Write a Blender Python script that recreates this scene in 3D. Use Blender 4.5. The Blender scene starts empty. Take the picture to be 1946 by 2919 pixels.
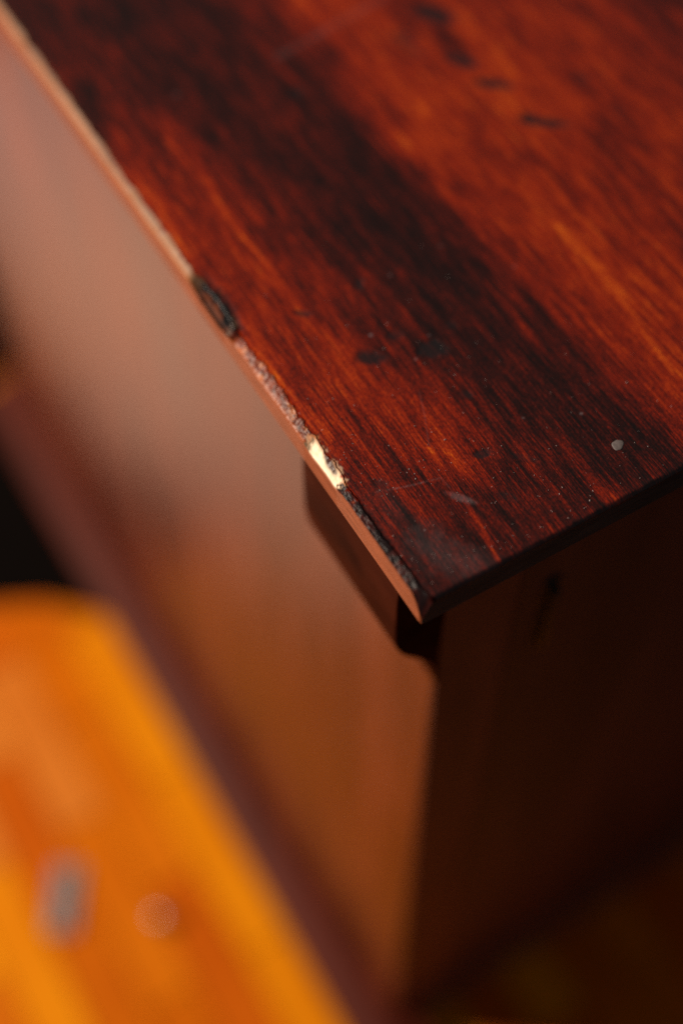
import bpy, bmesh, math, random
import numpy as np
from mathutils import Matrix, Vector

rng = np.random.default_rng(7)
random.seed(7)
scene = bpy.context.scene
COL = scene.collection

# ------------------------------------------------------------------ camera
H = 0.786                      # height of the cabinet top above the floor (m)
PW, PH, FPX = 1946.0, 2919.0, 4054.0   # photograph size and focal length in its pixels (50 mm on 36 mm)
TILT, AZIM, ROLL = 0.5759296, 0.53834991, 0.00428482
fwd = np.array([math.sin(TILT) * math.sin(AZIM), math.sin(TILT) * math.cos(AZIM), -math.cos(TILT)])
up0 = np.array([math.cos(TILT) * math.sin(AZIM), math.cos(TILT) * math.cos(AZIM), math.sin(TILT)])
rt0 = np.cross(fwd, up0)
rt = rt0 * math.cos(ROLL) + up0 * math.sin(ROLL)
up = np.cross(rt, fwd)
CAM = np.array([-0.14971093, -0.19482285, 0.43546607 + H])

def on_top(px, py, z=H):
    """photo pixel -> point on the horizontal plane z"""
    d = fwd * FPX + rt * (px - PW / 2) - up * (py - PH / 2)
    return CAM + d * (z - CAM[2]) / d[2]

cam_data = bpy.data.cameras.new("camera")
cam = bpy.data.objects.new("camera", cam_data)
COL.objects.link(cam)
M = Matrix.Identity(4)
for i in range(3):
    M[i][0], M[i][1], M[i][2], M[i][3] = rt[i], up[i], -fwd[i], CAM[i]
cam.matrix_world = M
cam_data.lens = 50.0
cam_data.sensor_width = 36.0
cam_data.clip_start = 0.01
cam_data.clip_end = 60.0
cam_data.dof.use_dof = True
cam_data.dof.focus_distance = 0.529
cam_data.dof.aperture_fstop = 1.7
scene.camera = cam

# ------------------------------------------------------------------ light
world = bpy.data.worlds.new("World")
scene.world = world
world.use_nodes = True
bg = world.node_tree.nodes["Background"]
bg.inputs[0].default_value = (0.92, 0.84, 0.84, 1)
bg.inputs[1].default_value = 0.105

def area(name, pos, target, sx, sy, power, color):
    l = bpy.data.lights.new(name, 'AREA')
    l.shape = 'RECTANGLE'; l.size = sx; l.size_y = sy
    l.energy = power; l.color = color
    o = bpy.data.objects.new(name, l)
    COL.objects.link(o)
    o.location = pos
    o.rotation_euler = (Vector(target) - Vector(pos)).to_track_quat('-Z', 'Y').to_euler()
    return o
area("key_lamp", (-2.2, 1.75, H + 1.25), (0, .2, H), .34, .34, 265, (1.0, .86, .70))

scene.view_settings.view_transform = 'Standard'
scene.view_settings.look = 'None'
scene.view_settings.gamma = 1.0
scene.view_settings.exposure = 0.0
scene.cycles.use_denoising = False
scene.cycles.max_bounces = 6

# ------------------------------------------------------------------ helpers
def link(o, parent=None):
    COL.objects.link(o)
    if parent is not None:
        o.parent = parent
    return o

def tag(o, label=None, cat=None, group=None, kind=None):
    if label: o["label"] = label
    if cat: o["category"] = cat
    if group: o["group"] = group
    if kind: o["kind"] = kind
    return o

def empty(name, loc):
    o = bpy.data.objects.new(name, None)
    o.location = loc
    return link(o)

def mesh_obj(name, verts, faces, mat, parent=None, smooth=False):
    me = bpy.data.meshes.new(name)
    me.from_pydata([tuple(map(float, v)) for v in verts], [], faces)
    me.materials.append(mat)
    if smooth:
        me.polygons.foreach_set("use_smooth", [True] * len(me.polygons))
    me.update()
    return link(bpy.data.objects.new(name, me), parent)

def bm_obj(name, bm, mat, parent=None, smooth=False):
    me = bpy.data.meshes.new(name)
    bmesh.ops.recalc_face_normals(bm, faces=bm.faces)
    bm.to_mesh(me); bm.free()
    me.materials.append(mat)
    if smooth:
        me.polygons.foreach_set("use_smooth", [True] * len(me.polygons))
    return link(bpy.data.objects.new(name, me), parent)

def box_bm(x0, x1, y0, y1, z0, z1, bevel=0.0, seg=2):
    bm = bmesh.new()
    r = bmesh.ops.create_cube(bm, size=1)
    for v in r['verts']:
        v.co = Vector(((x0 + x1) / 2 + v.co.x * (x1 - x0), (y0 + y1) / 2 + v.co.y * (y1 - y0), (z0 + z1) / 2 + v.co.z * (z1 - z0)))
    if bevel:
        bmesh.ops.bevel(bm, geom=bm.edges[:], offset=bevel, segments=seg, profile=.5, affect='EDGES')
    return bm

def extrude_profile(pts, a0, a1, axis):
    """closed profile extruded along an axis; pts are (x,z) for axis y, (y,z) for axis x"""
    bm = bmesh.new()
    def mk(p, a):
        return bm.verts.new((p[0], a, p[1]) if axis == 'y' else (a, p[0], p[1]))
    A = [mk(p, a0) for p in pts]; B = [mk(p, a1) for p in pts]
    n = len(pts)
    bm.faces.new(A); bm.faces.new(B[::-1])
    for i in range(n):
        bm.faces.new((A[i], B[i], B[(i + 1) % n], A[(i + 1) % n]))
    return bm

class Nodes:
    def __init__(self, name):
        self.m = bpy.data.materials.new(name); self.m.use_nodes = True
        self.t = self.m.node_tree
        self.b = self.t.nodes["Principled BSDF"]
    def n(self, typ, **kw):
        nd = self.t.nodes.new(typ)
        for k, v in kw.items(): setattr(nd, k, v)
        return nd
    def l(self, a, b): self.t.links.new(a, b)
    def val(self, sock, v):
        if isinstance(v, (int, float, tuple, list)): sock.default_value = v
        else: self.l(v, sock)
    def math(self, op, a, b=0.0, clamp=False):
        nd = self.n('ShaderNodeMath', operation=op, use_clamp=clamp)
        self.val(nd.inputs[0], a); self.val(nd.inputs[1], b)
        return nd.outputs[0]
    def mix(self, f, a, b, blend='MIX'):
        nd = self.n('ShaderNodeMix', data_type='RGBA', blend_type=blend)
        self.val(nd.inputs[0], f)
        self.val(nd.inputs[6], a if not isinstance(a, tuple) else (*a, 1))
        self.val(nd.inputs[7], b if not isinstance(b, tuple) else (*b, 1))
        return nd.outputs[2]
    def coords(self, scale, rot=(0, 0, 0)):
        if not hasattr(self, 'tc'): self.tc = self.n('ShaderNodeTexCoord')
        mp = self.n('ShaderNodeMapping')
        mp.inputs['Scale'].default_value = scale
        mp.inputs['Rotation'].default_value = rot
        self.l(self.tc.outputs['Object'], mp.inputs[0])
        return mp.outputs[0]
    def noise(self, vec, scale=1.0, detail=3.0, rough=.55, dist=0.0):
        nd = self.n('ShaderNodeTexNoise')
        nd.inputs['Scale'].default_value = scale
        nd.inputs['Detail'].default_value = detail
        nd.inputs['Roughness'].default_value = rough
        nd.inputs['Distortion'].default_value = dist
        self.l(vec, nd.inputs['Vector'])
        return nd.outputs[0]
    def ramp(self, f, stops):
        nd = self.n('ShaderNodeValToRGB')
        cr = nd.color_ramp
        while len(cr.elements) < len(stops): cr.elements.new(.5)
        for e, (p, c) in zip(cr.elements, stops):
            e.position = p; e.color = (*c, 1)
        self.val(nd.inputs[0], f)
        return nd.outputs[0]
    def attr(self, name):
        nd = self.n('ShaderNodeAttribute', attribute_name=name)
        return nd
    def bump(self, h, strength, dist, normal=None):
        nd = self.n('ShaderNodeBump')
        nd.inputs['Strength'].default_value = strength
        nd.inputs['Distance'].default_value = dist
        self.l(h, nd.inputs['Height'])
        if normal is not None: self.l(normal, nd.inputs['Normal'])
        return nd.outputs[0]
    def set(self, **kw):
        for k, v in kw.items():
            s = self.b.inputs[k]
            if isinstance(v, tuple) and len(v) == 3: v = (*v, 1)
            self.val(s, v)

# ------------------------------------------------------------------ materials
def top_material():
    N = Nodes("varnished_top_wood")
    tone = N.attr("tone").outputs['Fac']
    pale = N.attr("pale").outputs['Fac']
    mark = N.attr("mark").outputs['Fac']
    edge = N.attr("edge").outputs['Fac']
    ecol = N.attr("edge_colour").outputs['Color']
    # the figure runs a few degrees off the edge
    fib = N.noise(N.coords((3000, 55, 300), (0, 0, .03)), detail=4, rough=.7)      # fine fibres
    flame = N.noise(N.coords((1350, 62, 100), (0, 0, .04)), detail=4, rough=.62, dist=.12)   # short flecks of figure
    broad = N.noise(N.coords((260, 13, 60), (0, 0, .02)), detail=3, rough=.6)
    speck = N.noise(N.coords((1300, 800, 600)), detail=3, rough=.7)
    t = N.math('ADD', tone, N.math('MULTIPLY', N.math('SUBTRACT', fib, .5), .95))
    t = N.math('ADD', t, N.math('MULTIPLY', N.math('SUBTRACT', flame, .5), 1.0))
    t = N.math('ADD', t, N.math('MULTIPLY', N.math('SUBTRACT', broad, .5), .50))
    t = N.math('ADD', t, N.math('MULTIPLY', N.math('SUBTRACT', speck, .5), .80))
    col = N.ramp(t, [(0.0, (.0042, .0015, .0014)), (.20, (.0185, .0024, .0018)), (.38, (.060, .0044, .0018)),
                     (.56, (.150, .0082, .0012)), (.74, (.25, .0205, .0015)), (.92, (.36, .052, .0025)), (1.0, (.44, .095, .005))])
    col = N.mix(mark, col, (.006, .006, .007))
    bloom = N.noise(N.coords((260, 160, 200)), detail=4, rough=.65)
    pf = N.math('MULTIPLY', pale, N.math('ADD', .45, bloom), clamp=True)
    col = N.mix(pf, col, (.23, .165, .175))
    col = N.mix(edge, col, ecol)
    N.set(**{'Base Color': col, 'Metallic': 0.0, 'IOR': 1.5})
    rough = N.math('ADD', .30, N.math('MULTIPLY', bloom, .12))
    rough = N.math('ADD', rough, N.math('MULTIPLY', N.attr("dull").outputs['Fac'], .45), clamp=True)
    N.set(Roughness=rough)
    N.set(**{'Specular IOR Level': N.math('SUBTRACT', .42, N.attr('matte').outputs['Fac'], clamp=True)})
    h = N.math('ADD', N.math('MULTIPLY', fib, .6), N.math('MULTIPLY', speck, .4))
    bmp = N.bump(h, .22, .0002)
    crust = N.noise(N.coords((1100, 800, 900)), detail=3, rough=.6)
    nd = N.n('ShaderNodeBump'); nd.inputs['Distance'].default_value = .0006
    N.l(crust, nd.inputs['Height']); N.l(N.attr('crust').outputs['Fac'], nd.inputs['Strength']); N.l(bmp, nd.inputs['Normal'])
    N.l(nd.outputs[0], N.b.inputs['Normal'])
    return N.m

def panel_material():
    N = Nodes("faded_side_veneer")
    g = N.noise(N.coords((30, 17, 2.6)), detail=5, rough=.62, dist=.4)
    f = N.noise(N.coords((300, 260, 12)), detail=3, rough=.6)
    bloom = N.noise(N.coords((3.0, 3.4, 4.2)), detail=2, rough=.5)
    t = N.math('ADD', N.math('MULTIPLY', g, .8), N.math('MULTIPLY', f, .2))
    col = N.ramp(t, [(.32, (.013, .0025, .0012)), (.5, (.050, .0085, .0030)), (.68, (.110, .022, .008))])
    N.b.inputs['IOR'].default_value = 1.35
    N.set(**{'Base Color': col, 'Roughness': N.math('ADD', .18, N.math('ADD', N.math('MULTIPLY', bloom, .10), N.math('MULTIPLY', g, .18)))})
    N.l(N.bump(g, .25, .002), N.b.inputs['Normal'])
    return N.m

def wood(name, c0, c1, scale, rough=.35, rough_var=.1, bump=.15, spec=.5):
    N = Nodes(name)
    N.b.inputs['Specular IOR Level'].default_value = spec
    g = N.noise(N.coords(scale), detail=4, rough=.6, dist=.4)
    s = N.noise(N.coords((60, 60, 60)), detail=3)
    N.set(**{'Base Color': N.ramp(g, [(.3, c0), (.7, c1)])})
    N.set(Roughness=N.math('ADD', rough, N.math('MULTIPLY', s, rough_var)))
    N.l(N.bump(g, bump, .0004), N.b.inputs['Normal'])
    return N.m

def plain(name, c, rough, metal=0.0, var=.25, scale=150):
    N = Nodes(name)
    s = N.noise(N.coords((scale, scale, scale)), detail=4, rough=.6)
    d = tuple(x * (1 - var) for x in c); e = tuple(min(1, x * (1 + var)) for x in c)
    N.set(**{'Base Color': N.ramp(s, [(.3, d), (.7, e)]), 'Metallic': metal})
    N.set(Roughness=N.math('ADD', rough, N.math('MULTIPLY', s, .1)))
    N.l(N.bump(s, .15, .0003), N.b.inputs['Normal'])
    return N.m

MAT_TOP = top_material()
MAT_PANEL = panel_material()
MAT_DARK = wood("shade_block_dark", (.009, .0019, .0011), (.036, .0068, .0028), (40, 14, 40), .35, spec=.002)  # near-black tone of the block that stands in for shade
MAT_PLINTH = wood("plum_stained_wood", (.032, .0042, .0018), (.060, .0085, .0036), (60, 8, 60), .45, spec=.05)
MAT_FRONT = wood("red_brown_front_wood", (.075, .026, .017), (.15, .046, .028), (26, 26, 4), .5, spec=.10)
MAT_FRONT_SHADED = wood("shaded_front_wood", (.040, .016, .012), (.085, .030, .021), (20, 20, 3), .5, spec=.12)  # copy of the front wood, darkened where light falls off to the right
MAT_IRON = plain("blackened_iron", (.012, .013, .012), .45, .6)
MAT_UNDER = plain("raw_underside", (.12, .06, .03), .8)
MAT_FLOOR_SHADE = plain("floor_shade_black", (.003, .0022, .002), 1.0, scale=600)  # black for the sheet that stands in for floor shadow
MAT_FLOOR_SHADE.node_tree.nodes["Principled BSDF"].inputs["Specular IOR Level"].default_value = 0.0
MAT_STEEL = plain("grey_steel", (.115, .120, .120), .5, .1)
MAT_CHROME = plain("polished_steel", (.36, .30, .26), .42, 1.0, var=.05)
MAT_SPOT = plain("grey_paint", (.085, .068, .066), .6, scale=900)
MAT_DUST = plain("pale_dust", (.26, .20, .19), .8)
def reflection_cloth_material():
    N = Nodes("reflection_cloth_peach_lilac")
    sx = N.n('ShaderNodeSeparateXYZ'); N.l(N.coords((1, 1, 1)), sx.inputs[0])
    w = N.noise(N.coords((300, 300, 300)), detail=3)
    f = N.math('MULTIPLY', N.math('SUBTRACT', sx.outputs[1], .92), 4.0, clamp=True)
    c = N.mix(f, (.95, .57, .43), (.66, .43, .40))  # both tones chosen for what the side panel reflects
    N.set(**{'Base Color': N.mix(N.math('MULTIPLY', w, .12), c, (.5, .3, .25)), 'Roughness': .9})
    N.l(N.bump(w, .2, .001), N.b.inputs['Normal'])
    return N.m
MAT_REFLECTION_CLOTH = reflection_cloth_material()
MAT_GAP = plain("dark_joint", (.05, .015, .005), .7)

# ------------------------------------------------------------------ floor
floor = mesh_obj("floor", [(-3, -3, -.004), (3, -3, -.004), (3, 3, -.004), (-3, 3, -.004)], [(0, 1, 2, 3)], MAT_GAP)
tag(floor, kind="structure")
TONES = [((.31, .056, .001), (.44, .105, .001)), ((.45, .125, .001), (.52, .17, .002)),
         ((.31, .052, .001), (.39, .078, .002)), ((.38, .095, .008), (.44, .130, .016)), ((.36, .074, .001), (.44, .112, .002))]
PLANK_MATS = [wood("honey_plank_%d" % i, a, b, (14, 6, 10), .45, .12, spec=.03) for i, (a, b) in enumerate(TONES)]
PWID, PLEN = .045, .18
tone_at = [(-.02, .38, 1), (-.025, .25, 1), (-.057, .40, 2), (-.135, .40, 3), (-.014, .47, 0), (-.077, .265, 4), (-.124, .33, 2),
           (-.206, .256, 1), (-.043, .113, 2), (-.024, .072, 1), (-.206, .193, 4), (-.112, .137, 0), (-.02, .14, 0), (-.15, .45, 3)]
plank_mesh = []
for mt in PLANK_MATS:
    bm = box_bm(-PWID / 2 + .0006, PWID / 2 - .0006, -PLEN / 2 + .0006, PLEN / 2 - .0006, -.004, 0, .0005, 1)
    me = bpy.data.meshes.new("plank"); bmesh.ops.recalc_face_normals(bm, faces=bm.faces); bm.to_mesh(me); bm.free()
    me.materials.append(mt)
    plank_mesh.append(me)
for k in range(-13, 11):
    y = -.58 + (.09 if k % 2 else 0)
    while y < 1.25:
        x = k * PWID + .0225
        best = min(tone_at, key=lambda q: math.hypot(q[0] - x, (q[1] - y) * .6))
        near = math.hypot(best[0] - x, (best[1] - y) * .6) < .06
        o = bpy.data.objects.new("plank", plank_mesh[best[2] if near else random.randrange(5)])
        o.location = (x, y, random.uniform(-.0002, .0002))
        link(o, floor)
        y += PLEN

# ------------------------------------------------------------------ cabinet
cab = empty("cabinet", (0, 0, 0))
tag(cab, "old red brown varnished cabinet with chipped dark top and sunlit side", "cabinet")
INS, YF, YB, XR, T = .032, .028, .745, .56, .0145

# ---- tabletop : one wrapped sheet, finely meshed where it is seen
def steps(*segs):
    out = [segs[0][0]]
    for a, b, d in segs:
        n = max(1, int(round((b - a) / d)))
        out += list(a + (b - a) * np.arange(1, n + 1) / n)
    return np.array(out)
NQ, NS = 22, 7
ycoord = steps((0, .26, .0005), (.26, .42, .001), (.42, .79, .01))
xin = steps((0, .16, .0005), (.16, .30, .001), (.30, .59, .01))

def fbm1(x, freq, seed, octv=4):
    r = np.random.default_rng(seed); out = np.zeros_like(x); amp = 1.0
    for o in range(octv):
        tbl = r.uniform(-1, 1, 4096)
        p = x * freq + 1000; i = np.floor(p).astype(int); f = p - i; f = f * f * (3 - 2 * f)
        out += amp * (tbl[i % 4096] * (1 - f) + tbl[(i + 1) % 4096] * f)
        amp *= .5; freq *= 2.1
    return out / 2
def fbm2(x, y, fx, fy, seed, octv=4):
    r = np.random.default_rng(seed); out = np.zeros(np.broadcast(x, y).shape); amp = 1.0
    for o in range(octv):
        tbl = r.uniform(-1, 1, (256, 256))
        px = x * fx + 500; py = y * fy + 500
        ixx = np.floor(px).astype(int); iy = np.floor(py).astype(int)
        a = px - ixx; b = py - iy; a = a * a * (3 - 2 * a); b = b * b * (3 - 2 * b)
        g = lambda i, j: tbl[i % 256, j % 256]
        out += amp * ((g(ixx, iy) * (1 - a) + g(ixx + 1, iy) * a) * (1 - b) + (g(ixx, iy + 1) * (1 - a) + g(ixx + 1, iy + 1) * a) * b)
        amp *= .5; fx *= 2.1; fy *= 2.1
    return out / 2
def sstep(a, b, x):
    t = np.clip((x - a) / (b - a), 0, 1); return t * t * (3 - 2 * t)
def win(y, a, b, s=.002):
    return sstep(a - s, a + s, y) * (1 - sstep(b - s, b + s, y))
def yedge(px, py):           # photo pixel on the left edge -> distance along it
    return on_top(px, py, H - .002)[1]
Y_CH0, Y_CH1 = yedge(982, 1402), yedge(868, 1258)     # raw chip
Y_G0, Y_G1 = yedge(690, 962), yedge(554, 790)         # black gouge
# width and drop of the worn arris along the left edge
yc = ycoord
bw = .0029 + .0011 * fbm1(yc, 90, 1) + .0006 * fbm1(yc, 420, 2)
bh = .0026 + .0009 * fbm1(yc, 70, 3) + .0005 * fbm1(yc, 380, 4)
chip = win(yc, Y_CH0, Y_CH1, .0016)
gouge = win(yc, Y_G0, Y_G1, .004)
crustz = win(yc, -.01, Y_CH0, .002)
worn = win(yc, Y_CH1, Y_G0 + .003, .002)
chq = np.clip((yc - Y_CH0) / (Y_CH1 - Y_CH0), 0, 1); goq = np.clip((yc - Y_G0) / (Y_G1 - Y_G0), 0, 1)
lens_g = np.sin(math.pi * goq) ** .9
bw = bw + chip * (.0002 + .0016 * chq + .0008 * fbm1(yc, 260, 5)) + gouge * lens_g * .0040 - crustz * .0002
chip_s = chip; gouge = gouge * np.clip(lens_g * 1.15, 0, 1)
bh = bh + chip * (.0004 + .0016 * chq) + gouge * .0030 - crustz * .0013 + worn * .0004
bw = bw + worn * (.0009 + .0014 * fbm1(yc, 330, 6) + .0008 * fbm1(yc, 900, 8))
bw = np.maximum(bw, .0016); bh = np.clip(bh, .0008, .0075)
cend = np.clip(1 - yc / .0085, 0, 1) ** 1.8            # the corner itself is knocked off
bh = np.minimum(bh + cend * .0115, T * .97); bw = bw + cend * .0016

nx = NS + NQ + len(xin); 
NF = 9
ny = NF + len(ycoord)
X = np.zeros((ny, nx)); Y = np.zeros((ny, nx)); Z = np.zeros((ny, nx))
yrow = np.concatenate([np.zeros(NF), ycoord])
bwr = np.concatenate([np.full(NF, bw[0]), bw]); bhr = np.concatenate([np.full(NF, bh[0]), bh])
chr_ = np.concatenate([np.full(NF, chip[0]), chip]); gor = np.concatenate([np.full(NF, gouge[0]), gouge])
wor = np.concatenate([np.full(NF, worn[0]), worn]); crr = np.concatenate([np.full(NF, crustz[0]), crustz])
Y[:] = yrow[:, None]
for s in range(NS):                                   # side face, bottom to arris
    X[:, s] = 0; Z[:, s] = -T + (T - bhr) * s / NS
Q = np.arange(NQ) / NQ
rough2 = fbm2(Q[None, :] * .006, yrow[:, None], 520, 480, 11, 2)
for q in range(NQ):
    t = Q[q]
    X[:, NS + q] = bwr * t
    prof = (1 - t) ** (1.25 + .9 * chr_)
    scoop = (np.sin(math.pi * min(1, t / .62)) * .0030 - .0006 * np.exp(-((t - .70) / .12) ** 2)) * gor + math.sin(math.pi * t) * .0005 * chr_
    Z[:, NS + q] = -bhr * prof - scoop
    bump = rough2[:, q] * math.sin(math.pi * min(1, t + .05)) * (.00010 + .00045 * crr + .00060 * wor + .0003 * chr_)
    Z[:, NS + q] += bump * .8
    X[:, NS + q] -= np.minimum(bump * .5, 0) * .6
    Z[:, NS + q] += .0014 * np.exp(-((yrow - Y_G0 - .0065) / .0012) ** 2 - ((t - .55) / .16) ** 2)
for k, xi in enumerate(xin):
    # columns inside start where the arris ends and relax to the regular grid
    X[:, NS + NQ + k] = np.where(xi < .02, bwr + (.02 - bwr) * (xi / .02), xi)
# low rounding just inside the arris
inner = X[:, NS + NQ:]
Z[:, NS + NQ:] -= .00035 * np.exp(-(inner - bwr[:, None]) / .0022)
# front edge: face rows then a slightly broken arris
fb = .0011 + .0005 * fbm1(X[0], 300, 21) + .0006 * np.clip(fbm1(X[0], 60, 22), 0, 1)
for r in range(NF):
    t = r / NF
    zf = -T * (1 - t) - fb * t
    Z[r] = np.minimum(Z[r], zf)
    Y[r] = 0.0
drop = fb[None, :] * np.clip(1 - Y[NF:] / .0016, 0, 1) ** 1.5
Z[NF:] -= drop
# rounded vertical corner in plan
cr = .0022
mask = (X < cr) & (Y < cr)
dx = cr - X; dy = cr - Y; dd = np.sqrt(dx ** 2 + dy ** 2)
kf = np.where(mask & (dd > cr), cr / np.maximum(dd, 1e-9), 1.0)
X = np.where(mask, cr - dx * kf, X); Y = np.where(mask, cr - dy * kf, Y)
# gentle unevenness of the old surface
Z += np.where((Z > -.0006), .00012 * fbm2(X, Y, 30, 18, 31, 3), 0)

# ---- colour of the finish, read off the photograph (1568 px wide view) as stain tones
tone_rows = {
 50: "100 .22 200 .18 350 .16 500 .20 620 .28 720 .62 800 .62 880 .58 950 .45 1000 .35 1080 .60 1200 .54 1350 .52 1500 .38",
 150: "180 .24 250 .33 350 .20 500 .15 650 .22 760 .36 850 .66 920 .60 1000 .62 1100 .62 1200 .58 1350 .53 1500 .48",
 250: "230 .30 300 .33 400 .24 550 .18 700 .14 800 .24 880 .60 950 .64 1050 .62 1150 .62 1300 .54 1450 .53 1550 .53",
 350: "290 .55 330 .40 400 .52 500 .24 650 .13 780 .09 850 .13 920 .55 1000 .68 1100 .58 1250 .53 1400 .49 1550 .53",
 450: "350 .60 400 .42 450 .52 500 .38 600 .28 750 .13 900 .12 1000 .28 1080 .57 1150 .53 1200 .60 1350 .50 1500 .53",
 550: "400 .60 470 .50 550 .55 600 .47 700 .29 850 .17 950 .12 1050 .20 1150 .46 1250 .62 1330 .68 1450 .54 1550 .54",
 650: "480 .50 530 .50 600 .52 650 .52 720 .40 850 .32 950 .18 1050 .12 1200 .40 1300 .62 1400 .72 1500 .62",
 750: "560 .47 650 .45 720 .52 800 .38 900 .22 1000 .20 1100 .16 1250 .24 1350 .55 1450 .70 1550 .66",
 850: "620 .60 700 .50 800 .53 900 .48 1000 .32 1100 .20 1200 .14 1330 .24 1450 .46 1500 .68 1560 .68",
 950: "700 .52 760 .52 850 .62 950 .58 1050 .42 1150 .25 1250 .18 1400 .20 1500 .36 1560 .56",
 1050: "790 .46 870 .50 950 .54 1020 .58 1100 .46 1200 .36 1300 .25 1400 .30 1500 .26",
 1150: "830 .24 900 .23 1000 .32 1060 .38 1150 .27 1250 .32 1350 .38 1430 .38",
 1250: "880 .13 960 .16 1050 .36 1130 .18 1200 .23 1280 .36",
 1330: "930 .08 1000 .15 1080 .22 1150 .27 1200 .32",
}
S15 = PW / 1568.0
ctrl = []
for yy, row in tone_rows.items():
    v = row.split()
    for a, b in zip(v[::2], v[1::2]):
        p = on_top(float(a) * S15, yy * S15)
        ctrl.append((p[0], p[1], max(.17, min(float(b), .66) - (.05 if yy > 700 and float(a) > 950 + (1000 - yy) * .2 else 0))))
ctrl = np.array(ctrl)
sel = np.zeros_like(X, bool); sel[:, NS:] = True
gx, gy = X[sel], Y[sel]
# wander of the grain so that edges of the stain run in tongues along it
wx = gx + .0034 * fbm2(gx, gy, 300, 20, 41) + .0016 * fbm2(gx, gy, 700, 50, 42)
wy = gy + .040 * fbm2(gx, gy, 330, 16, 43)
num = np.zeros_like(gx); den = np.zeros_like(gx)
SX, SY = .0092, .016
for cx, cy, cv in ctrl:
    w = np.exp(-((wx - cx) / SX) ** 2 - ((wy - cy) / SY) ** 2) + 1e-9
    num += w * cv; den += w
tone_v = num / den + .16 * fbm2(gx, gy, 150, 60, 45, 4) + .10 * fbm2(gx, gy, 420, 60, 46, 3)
def pseg(px, py, p, q):
    d = q - p; L2 = (d ** 2).sum()
    t = np.clip(((px - p[0]) * d[0] + (py - p[1]) * d[1]) / L2, 0, 1)
    return np.hypot(px - p[0] - t * d[0], py - p[1] - t * d[1]), t
def D(x, y): return on_top(x * S15, y * S15)[:2]
def polyline(pts, width, gain, ragged=.6, ax=gx, ay=gy):
    best = np.full_like(ax, 9.0)
    for a, b in zip(pts[:-1], pts[1:]):
        d, _ = pseg(ax, ay, D(*a), D(*b)); best = np.minimum(best, d)
    w = width * (1 + ragged * fbm2(ax, ay, 300, 60, 51))
    return gain * np.exp(-(best / np.maximum(w, 1e-5)) ** 2) * np.clip(.75 + .9 * fbm2(ax, ay, 240, 55, 52), 0, 1.3)
ux = gx + .0014 * fbm2(gx, gy, 260, 46, 44); uy = gy
tone_v += polyline([(245, 110), (312, 180)], .0011, .25, ax=ux)
tone_v += polyline([(380, 320), (480, 420), (560, 545), (622, 615), (690, 720)], .0012, .30, ax=ux)
tone_v += polyline([(400, 470), (440, 530)], .0014, .20, ax=ux)
tone_v += polyline([(1230, 480), (1340, 590), (1450, 720), (1540, 850)], .0018, .18, ax=ux)
tone_v += polyline([(880, 270), (960, 350), (1060, 470)], .003, .10, ax=ux)
tone_v += polyline([(985, 1030), (1050, 1120), (1100, 1200), (1140, 1290)], .0009, .30, ax=ux)
tone_v += polyline([(590, 800), (680, 910), (760, 1010)], .0012, .26, ax=ux)
tone_v += polyline([(300, 370), (370, 480), (430, 590)], .0016, .20, ax=ux)
tone_v += polyline([(1290, 1000), (1380, 1110), (1440, 1180)], .0008, .18, ax=ux)
tone = np.full_like(X, .3); tone[sel] = tone_v

def blob(x, y, rx, ry, ang=0.0, seed=0, soft=.35):
    """soft ragged ellipse, radii in view pixels turned to metres at that spot"""
    rx *= 1.3; ry *= 1.35
    c = D(x, y); sc = np.linalg.norm(D(x + 10, y) - c) / 10
    ca, sa = math.cos(ang), math.sin(ang)
    ex = D(x + 10 * ca, y + 10 * sa) - c; ex /= np.linalg.norm(ex)
    ey = np.array([-ex[1], ex[0]])
    dx = gx - c[0]; dy = gy - c[1]
    a = (dx * ex[0] + dy * ex[1]) / (rx * sc); b = (dx * ey[0] + dy * ey[1]) / (ry * sc)
    r = np.sqrt(a * a + b * b) + .55 * fbm2(gx, gy, 420, 320, 60 + seed, 3)
    return 1 - sstep(1 - soft, 1 + soft, r)
mark_v = polyline([(466, 636), (510, 692), (552, 756)], .0017, 1.1, .8)
mark_v = np.clip(mark_v, 0, .95)
for i, (x, y, rx, ry, an, g) in enumerate([
        (995, 30, 42, 20, .3, .85), (925, 88, 26, 14, .6, .6), (955, 118, 16, 10, .4, .5), (1060, 138, 34, 13, .35, .9),
        (1132, 192, 32, 11, .1, .95), (1250, 280, 46, 10, .1, .95), (1225, 272, 18, 8, .5, .9), (680, 212, 12, 10, 0, .7), (1335, 178, 16, 9, .8, .45),
        (1420, 250, 16, 6, .9, .3), (852, 822, 22, 15, .1, .85), (992, 800, 30, 17, .1, .8), (905, 770, 15, 9, 0, .5), (1105, 1042, 18, 9, -.2, .75),
        (822, 652, 9, 14, 0, .6), (695, 720, 17, 6, .2, .7), (1070, 905, 13, 8, .2, .5), (1030, 745, 14, 10, 0, .4), (875, 1110, 12, 7, .3, .5),
        (1200, 1050, 24, 6, .3, .4), (1160, 1140, 20, 9, .4, .4)]):
    mark_v = np.maximum(mark_v, g * blob(x, y, rx, ry, an, i))
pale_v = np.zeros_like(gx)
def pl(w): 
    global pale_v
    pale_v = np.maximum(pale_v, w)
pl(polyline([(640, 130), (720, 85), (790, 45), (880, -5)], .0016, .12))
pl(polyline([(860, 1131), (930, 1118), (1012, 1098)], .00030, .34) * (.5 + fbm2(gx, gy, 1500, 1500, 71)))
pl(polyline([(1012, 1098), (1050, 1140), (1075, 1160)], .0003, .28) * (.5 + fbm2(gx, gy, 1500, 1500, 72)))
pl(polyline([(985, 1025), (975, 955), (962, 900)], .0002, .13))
pl(.22 * blob(1055, 1142, 24, 7, .35, 31))
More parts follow.
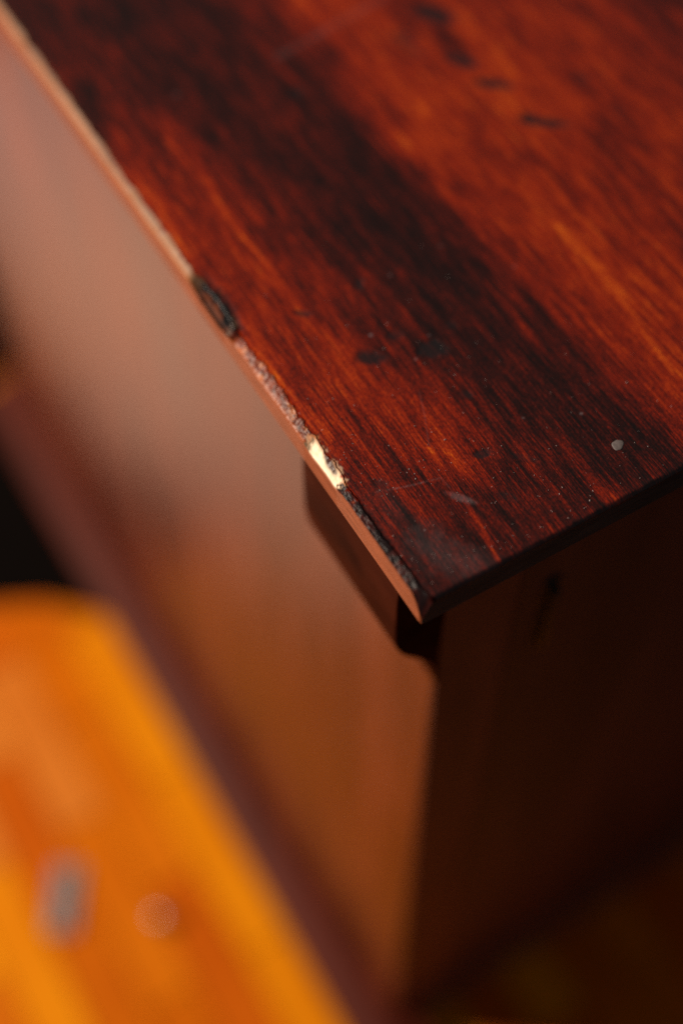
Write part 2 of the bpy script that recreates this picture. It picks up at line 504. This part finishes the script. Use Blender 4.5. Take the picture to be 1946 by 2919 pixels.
pl(.09 * blob(1005, 1262, 60, 34, .6, 32, .8)); pl(.09 * blob(1065, 1290, 52, 26, .2, 33, .8)); pl(.03 * blob(905, 1175, 60, 22, .9, 34, .8))  # greyish sheen near the corner, painted into the colour
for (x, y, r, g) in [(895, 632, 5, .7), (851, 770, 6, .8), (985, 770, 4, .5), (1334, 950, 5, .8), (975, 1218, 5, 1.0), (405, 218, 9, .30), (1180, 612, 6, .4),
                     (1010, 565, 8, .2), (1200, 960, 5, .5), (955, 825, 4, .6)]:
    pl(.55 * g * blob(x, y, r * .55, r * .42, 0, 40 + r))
mark = np.zeros_like(X); mark[sel] = mark_v
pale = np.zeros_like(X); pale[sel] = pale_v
# dents are pressed in
dz = np.zeros_like(X); dz[sel] = -.00045 * mark_v
Z += np.where(Z > -.001, dz, 0)

# ---- colours of the arris
edge = np.zeros_like(X); ecol = np.zeros((*X.shape, 4)); ecol[..., 3] = 1; dull = np.zeros_like(X)
tq = np.zeros_like(X)
tq[:, NS:NS + NQ] = Q[None, :]
tq[:, NS + NQ:] = 1 + (X[:, NS + NQ:] - bwr[:, None]) / .006
fin = fbm2(X, Y, 900, 260, 81); fin2 = fbm2(X, Y, 420, 420, 82)
nz = fbm2(tq * .006, Y, 900, 900, 83)
cw = lambda *c: np.array(c)
side_c = cw(.150, .038, .014) * (1 + .45 * fbm2(Z * 3, Y, 500, 60, 84))[..., None]
crust_c = cw(.012, .006, .007) + np.clip(fin2 + .1, 0, 1)[..., None] * cw(.12, .016, .010)
worn_c = cw(.28, .065, .032) + np.clip(nz + .1, 0, 1)[..., None] * cw(.34, .13, .07) + np.clip(-nz - .15, 0, .6)[..., None] * cw(-.45, -.11, -.055)
raw_c = cw(1.25, 1.0, .72) * (1 + .22 * fin)[..., None]
gou_c = cw(.014, .010, .010) + np.clip(nz, 0, 1)[..., None] * cw(.10, .05, .04)
back_c = cw(.36, .19, .115) * np.clip(1 + .55 * fbm2(X, Y, 420, 45, 85) + .3 * fbm2(X, Y, 60, 22, 88), .3, 1.5)[..., None]  # peach sheen of the rear arris, put into its base colour
bd = .8 * np.exp(-((Y - yedge(300, 460)) / .012) ** 2 - ((tq - .35) / .25) ** 2)[..., None]
back_c = back_c * (1 - bd) + cw(.10, .08, .07) * bd
R_ = lambda a: a[:, None, None]
# zone borders wander across the arris
yw = Y + .0035 * fbm2(X, Y, 330, 200, 86) + .0016 * fbm2(X, Y, 1100, 800, 87)
chZ = win(yw - .0020 * (1 - np.clip(tq, 0, 1)), Y_CH0, Y_CH1, .0006)
crZ = win(yw - .0020 * (1 - np.clip(tq, 0, 1)), -1, Y_CH0, .0006) * (1 - chZ)
goZ = np.broadcast_to(gor[:, None], X.shape).copy(); goZ = sstep(.26, .42, goZ + .8 * fin2 - .35 * np.abs(np.clip(tq, 0, 1) - .55))
woZ = win(yw, Y_CH1, Y_G0 + .004, .0008) * (1 - chZ) * (1 - goZ)
baZ = np.clip(1 - chZ - goZ - woZ - crZ, 0, 1)
gou_c = np.where((tq < .45 + .4 * fin2)[..., None], cw(.10, .028, .014), cw(.010, .010, .012)) * (1 + .6 * fin2)[..., None]
far = np.clip((Y - Y_CH1) / (Y_G0 - Y_CH1), 0, 1)
worn_c = worn_c * (.30 + .50 * far)[..., None] * cw(1, .72, .66)
notch = sstep(.12, .40, fbm2(X, Y, 260, 330, 89))[..., None]
worn_c = worn_c * (1 - .85 * notch) + cw(.03, .012, .010) * .85 * notch
glow = sstep(.15, .45, fbm2(X, Y, 300, 240, 90))[..., None]
worn_c = worn_c * (1 - .6 * glow) + cw(.62, .20, .06) * .6 * glow
fringe = np.exp(-((tq - .08) / .14) ** 2)[..., None]
worn_c = worn_c * (1 - .7 * fringe) + cw(.50, .12, .03) * .7 * fringe
back_c = back_c * (1 - .8 * fringe) + cw(.60, .20, .05) * .8 * fringe
bor = np.clip(np.exp(-((yw - Y_CH0) / .0016) ** 2) * .6 + np.exp(-((tq - 1.0) / .22) ** 2) * .8 + np.exp(-((yw - Y_CH1) / .0030) ** 2) * .8 + .9 * np.clip(fin - .15, 0, 1), 0, .95)[..., None]
raw_c = raw_c * (1 - bor) + cw(.42, .13, .035) * bor
zone = crZ[..., None] * crust_c + chZ[..., None] * raw_c + woZ[..., None] * worn_c + goZ[..., None] * gou_c + baZ[..., None] * back_c
# a red-brown flake of finish still stuck on the raw chip
fy, fx_ = yedge(938, 1318), .0038
fl = np.exp(-(((yw - fy) / .0062) ** 2 + ((X - .0031 - (Y - fy) * .16) / .0013) ** 2) ** 2) * chZ
zone = zone * (1 - fl[..., None]) + cw(.05, .010, .008) * fl[..., None]
# greenish filler in the far end of the chip
fg = np.exp(-(((yw + .004 * fin2 + .0025 * tq - Y_CH1 + .0004) / .0019) ** 2)) * (tq < .75) * (tq >= 0)
zone = zone * (1 - .85 * fg[..., None]) + cw(.06, .042, .018) * .85 * fg[..., None]
rag = .28 * fin2
onb = (tq > 0) | (np.arange(nx)[None, :] == NS)
ematte = 1 - sstep(.80, 1.15, tq + rag * (.9 + .9 * chr_[:, None] + 1.3 * crr[:, None]))
edge = np.where(np.arange(nx)[None, :] < NS, 1.0, ematte)
sidem = np.where(np.arange(nx)[None, :] < NS, 1.0, 0.0)
sidem = np.maximum(sidem, np.where(np.arange(nx)[None, :] == NS, .6, 0))
gwin = win(Y, Y_G0 - .0005, Y_G1 + .0005, .003) * (1 - goZ)
zone = zone * .52 * (1 - .78 * gwin[..., None])
ecol[..., :3] = np.clip(zone * (1 - sidem[..., None]) + side_c * sidem[..., None], .003, .95)
dull = np.where(np.arange(nx)[None, :] < NS, .25, 0.0) + chZ * .9 * (tq <= 1) * (1 - fl) + goZ * np.where(tq < .5, .4, -.02) * (tq <= 1) + baZ * .2 * (tq < 1.1) + crZ * .06 * (tq < 1.2) + woZ * .10 * (tq < 1.1)
gwin0 = win(Y, Y_G0, Y_G1, .003) * (1 - goZ)
matte = (crZ * .365 + woZ * .30 + chZ * .3 + baZ * .36 + goZ * .36 + gwin0 * .3) * (tq < 1.15)
matte = matte * (1 - .9 * np.exp(-((Y - Y_G0 - .0065) / .0018) ** 2))
matte = np.where(np.arange(nx)[None, :] < NS, .3, matte)
# dark rim round the broken finish and dirt along the front edge
rim = np.exp(-((tq - 1.12 - rag) / .22) ** 2) * (chr_ * .6 + gor * 1.0 + crr * .4)[:, None]
mark = np.maximum(mark, .8 * rim * (tq > 1))
fdirt = np.exp(-Y / .0011) * (.5 + fbm2(X, Y, 220, 220, 91)) * .7
mark = np.clip(np.maximum(mark, fdirt), 0, 1)
# the front face keeps the dark finish
frontrow = np.zeros_like(X); frontrow[:NF, :] = 1
fm = frontrow * (X > .0006)
edge = np.where(fm > 0, 1.0, edge)
matte = np.where(fm > 0, .405, matte); dull = np.where(fm > 0, .2, dull)
ecol[..., :3] = np.where((fm > 0)[..., None], cw(.030, .028, .028) * (1 + .5 * fbm2(X, Z * 2, 80, 500, 92))[..., None], ecol[..., :3])

def grid_obj(name, X, Y, Z, mat, parent):
    ny, nx = X.shape
    me = bpy.data.meshes.new(name)
    co = np.stack([X, Y, Z], -1).reshape(-1, 3).astype(np.float32)
    idx = np.arange(ny * nx).reshape(ny, nx)
    fq = np.stack([idx[:-1, :-1], idx[:-1, 1:], idx[1:, 1:], idx[1:, :-1]], -1).reshape(-1, 4)
    me.vertices.add(len(co)); me.vertices.foreach_set("co", co.ravel())
    me.loops.add(fq.size); me.loops.foreach_set("vertex_index", fq.ravel().astype(np.int32))
    me.polygons.add(len(fq))
    me.polygons.foreach_set("loop_start", np.arange(0, fq.size, 4, dtype=np.int32))
    me.polygons.foreach_set("use_smooth", np.ones(len(fq), bool))
    me.update(calc_edges=True); me.validate()
    me.materials.append(mat)
    return link(bpy.data.objects.new(name, me), parent)

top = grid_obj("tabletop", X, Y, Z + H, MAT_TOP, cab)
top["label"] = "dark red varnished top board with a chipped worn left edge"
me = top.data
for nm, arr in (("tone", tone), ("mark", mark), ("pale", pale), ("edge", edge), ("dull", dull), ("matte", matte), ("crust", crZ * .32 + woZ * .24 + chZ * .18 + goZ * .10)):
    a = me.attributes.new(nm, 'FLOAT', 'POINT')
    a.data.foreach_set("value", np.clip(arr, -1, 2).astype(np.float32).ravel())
a = me.attributes.new("edge_colour", 'FLOAT_COLOR', 'POINT')
a.data.foreach_set("color", ecol.astype(np.float32).ravel())
# underside, back and right edge close the board
zb = H - T + .0002
mesh_obj("underside_board", [(.001, .001, zb), (.589, .001, zb), (.589, .789, zb), (.001, .789, zb),
                             (.589, .001, H - .001), (.589, .789, H - .001), (.001, .789, H - .004)],
         [(3, 2, 1, 0), (1, 2, 5, 4), (2, 3, 6, 5)], MAT_UNDER, top)
# grey paint drip
c = on_top(1418 * S15, 1022 * S15)
bm = bmesh.new(); bmesh.ops.create_icosphere(bm, subdivisions=3, radius=1)
for v in bm.verts:
    r = 1 + .05 * math.sin(3 * math.atan2(v.co.y, v.co.x) + 1) + .06 * math.sin(7 * v.co.x)
    v.co = Vector((c[0] + v.co.x * .0025 * r + v.co.y * .0004, c[1] + v.co.y * .0022 * r, H + v.co.z * .00022))
sp = bm_obj("paint_drip", bm, MAT_SPOT, top, True); sp["label"] = "small grey paint drip dried on the top"

# ---- body
ZU = H - T
bm = box_bm(INS, INS + .018, YF + .0005, YB, .03, ZU - .0005, .0012, 2)
bmesh.ops.subdivide_edges(bm, edges=[e for e in bm.edges if e.calc_length() > .3], cuts=40, use_grid_fill=True)
side = bm_obj("side_panel", bm, MAT_PANEL, cab)
side["label"] = "glossy brown side panel with upright grain"
bm_obj("side_panel", box_bm(XR - .018, XR, YF + .001, YB, .05, ZU - .0005, .001), MAT_FRONT, cab)
bm_obj("back_panel", box_bm(INS + .019, XR - .019, YB - .012, YB - .001, .05, ZU - .001), MAT_UNDER, cab)
bm_obj("stile", box_bm(INS + .0004, INS + .040, YF - .0010, YF + .0003, .052, ZU - .0006, .001), MAT_FRONT, cab)
bm_obj("rail", box_bm(INS + .0465, XR - .0185, YF + .001, YF + .02, ZU - .035, ZU - .0008, .001), MAT_FRONT, cab)
door = bm_obj("door", box_bm(INS + .0404, XR - .02, YF - .0008, YF + .02, .056, ZU - .038, .0015), MAT_FRONT_SHADED, cab)
hx, hz0, hz1 = .090, H - .161, H - .099
bm = box_bm(hx - .0045, hx + .0045, YF - .0026, YF + .0012, hz0, hz1, .0009)
hd = bm_obj("handle_plate", bm, MAT_IRON, door)
bm = box_bm(hx - .0022, hx + .0022, YF - .0065, YF - .0024, hz0 + .004, hz1 - .004, .0018, 3)
bm_obj("handle", bm, MAT_IRON, door, True)

# block standing in for shade at the front corner: moulded profile, rounded rear end
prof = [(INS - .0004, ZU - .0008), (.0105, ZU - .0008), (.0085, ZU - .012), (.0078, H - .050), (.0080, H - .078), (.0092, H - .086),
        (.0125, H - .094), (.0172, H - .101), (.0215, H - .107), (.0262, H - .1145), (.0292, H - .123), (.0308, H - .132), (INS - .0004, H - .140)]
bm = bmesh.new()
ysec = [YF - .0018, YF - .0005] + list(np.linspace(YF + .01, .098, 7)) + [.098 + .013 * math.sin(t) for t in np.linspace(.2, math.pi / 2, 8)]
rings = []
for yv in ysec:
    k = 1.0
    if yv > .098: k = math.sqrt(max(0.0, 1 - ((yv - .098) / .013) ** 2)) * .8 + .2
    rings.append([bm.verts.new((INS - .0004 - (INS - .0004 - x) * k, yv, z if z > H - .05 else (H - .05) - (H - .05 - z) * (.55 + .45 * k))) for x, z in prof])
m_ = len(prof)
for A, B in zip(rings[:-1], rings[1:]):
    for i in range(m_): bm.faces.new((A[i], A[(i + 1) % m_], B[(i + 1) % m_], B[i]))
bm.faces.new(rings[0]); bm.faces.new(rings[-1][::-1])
br = bm_obj("shade_block", bm, MAT_DARK, cab)
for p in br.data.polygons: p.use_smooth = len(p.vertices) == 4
br["label"] = "dark moulded block standing in for the shade under the top corner"

# plinth
pp = [(INS + .02, 0.0), (-.003, 0.0), (-.003, .012), (-.001, .016), (.006, .019), (.014, .022), (.024, .0295), (INS + .02, .0295)]
bm_obj("plinth", extrude_profile(pp, -.006, .80, 'y'), MAT_PLINTH, cab)["label"] = "dark plum base moulding along the side"
pf = [(YF + .02, 0.0), (.020, 0.0), (.020, .018), (.022, .024), (.0265, .0295), (YF + .02, .0295)]
bm_obj("plinth", extrude_profile(pf, INS + .0205, XR + .02, 'x'), MAT_FRONT, cab)

# ------------------------------------------------------------------ things on the floor
def fl_pt(x, y): return on_top(x * S15, y * S15, 0.0)
a0 = fl_pt(-40, 1345); a1 = fl_pt(175, 1400)
bm = bmesh.new()
loop = [(-.004, .500), (-.05, .545), (-.112, .575), (-.091, .62), (-.073, .66), (-.064, .70), (-.064, .74), (-.035, .80), (-.035, 1.5), (.7, 1.5), (.7, .83), (-.004, .83)]  # outline of the dark sheet that stands in for the floor's shadow
A = [bm.verts.new((x, y, .0006)) for x, y in loop]; B = [bm.verts.new((x, y, .007)) for x, y in loop]
bm.faces.new(A[::-1]); bm.faces.new(B)
for i in range(len(loop)): bm.faces.new((A[i], A[(i + 1) % len(loop)], B[(i + 1) % len(loop)], B[i]))
tag(bm_obj("floor_shade_sheet", bm, MAT_FLOOR_SHADE), "black sheet standing in for the shaded part of the floor behind the cabinet", "mat")

# unseen pale cloth, added for its grazing reflection in the glossy side panel
nxg, nyg = 50, 60
gu, gv = np.meshgrid(np.linspace(0, 1, nxg), np.linspace(0, 1, nyg), indexing='ij')
cyy = .36 + 1.0 * gv
lim = np.minimum(-.035, -.075 - .43 * (.59 - cyy)) - .032
cxx = lim - .75 * (1 - gu)
czz = .006 + .004 * fbm2(cxx, cyy, 14, 9, 95, 3)
cl = grid_obj("reflection_cloth", cxx, cyy, czz, MAT_REFLECTION_CLOTH, None)
cl.data.flip_normals()
tag(cl, "unseen peach and lilac cloth on the floor, added for its reflection in the cabinet side", "cloth")
g = fl_pt(150, 2065); g2 = fl_pt(140, 2150); ang = math.atan2(g2[1] - g[1], g2[0] - g[0])
hinge = empty("door_hinge", (g[0], g[1], .0005)); hinge.rotation_euler = (0, 0, ang)
tag(hinge, "loose grey steel hinge lying on the orange plank floor", "hinge")
for s in (-1, 1):
    bm_obj("leaf", box_bm(-.030, .030, min(s * .0025, s * .012), max(s * .0025, s * .012), 0, .002, .0004), MAT_STEEL, hinge)
bm = bmesh.new()
bmesh.ops.create_cone(bm, cap_ends=True, segments=16, radius1=.0026, radius2=.0026, depth=.054, matrix=Matrix.Translation((0, 0, .0027)) @ Matrix.Rotation(math.pi / 2, 4, 'Y'))
bm_obj("barrel", bm, MAT_STEEL, hinge)
for sx in (-.016, .016):
    for s in (-1, 1):
        bm = bmesh.new(); bmesh.ops.create_cone(bm, cap_ends=True, segments=12, radius1=.0024, radius2=.0018, depth=.0012, matrix=Matrix.Translation((sx, s * .008, .0026)))
        bm_obj("screw", bm, MAT_CHROME, hinge)
g = fl_pt(370, 2112)
bm = bmesh.new(); bmesh.ops.create_uvsphere(bm, u_segments=32, v_segments=20, radius=.007, matrix=Matrix.Translation((g[0], g[1], .007)))
tag(bm_obj("steel_ball", bm, MAT_CHROME, None, True), "small polished steel ball on the orange floor beside the hinge", "ball")

# ------------------------------------------------------------------ dust on the top
dv, df = [], []
for i in range(260):
    x = abs(rng.normal(0, .06)) + .004; y = abs(rng.normal(0, .06)) + .003
    r = rng.uniform(.00004, .00012) * (1.6 if rng.random() < .08 else 1); th = rng.uniform(0, math.pi)
    L = r * rng.uniform(1, 3.2)
    b = len(dv); z = H + .00018
    for (p, q, w) in ((-L, -r, 0), (L, -r, 0), (L, r, 0), (-L, r, 0), (0, 0, r)):
        dv.append((x + p * math.cos(th) - q * math.sin(th), y + p * math.sin(th) + q * math.cos(th), z + w))
    df += [(b, b + 1, b + 4), (b + 1, b + 2, b + 4), (b + 2, b + 3, b + 4), (b + 3, b, b + 4)]
tag(mesh_obj("dust", dv, df, MAT_DUST), "pale dust flecks scattered on the dark top near its corner", "dust", kind="stuff")
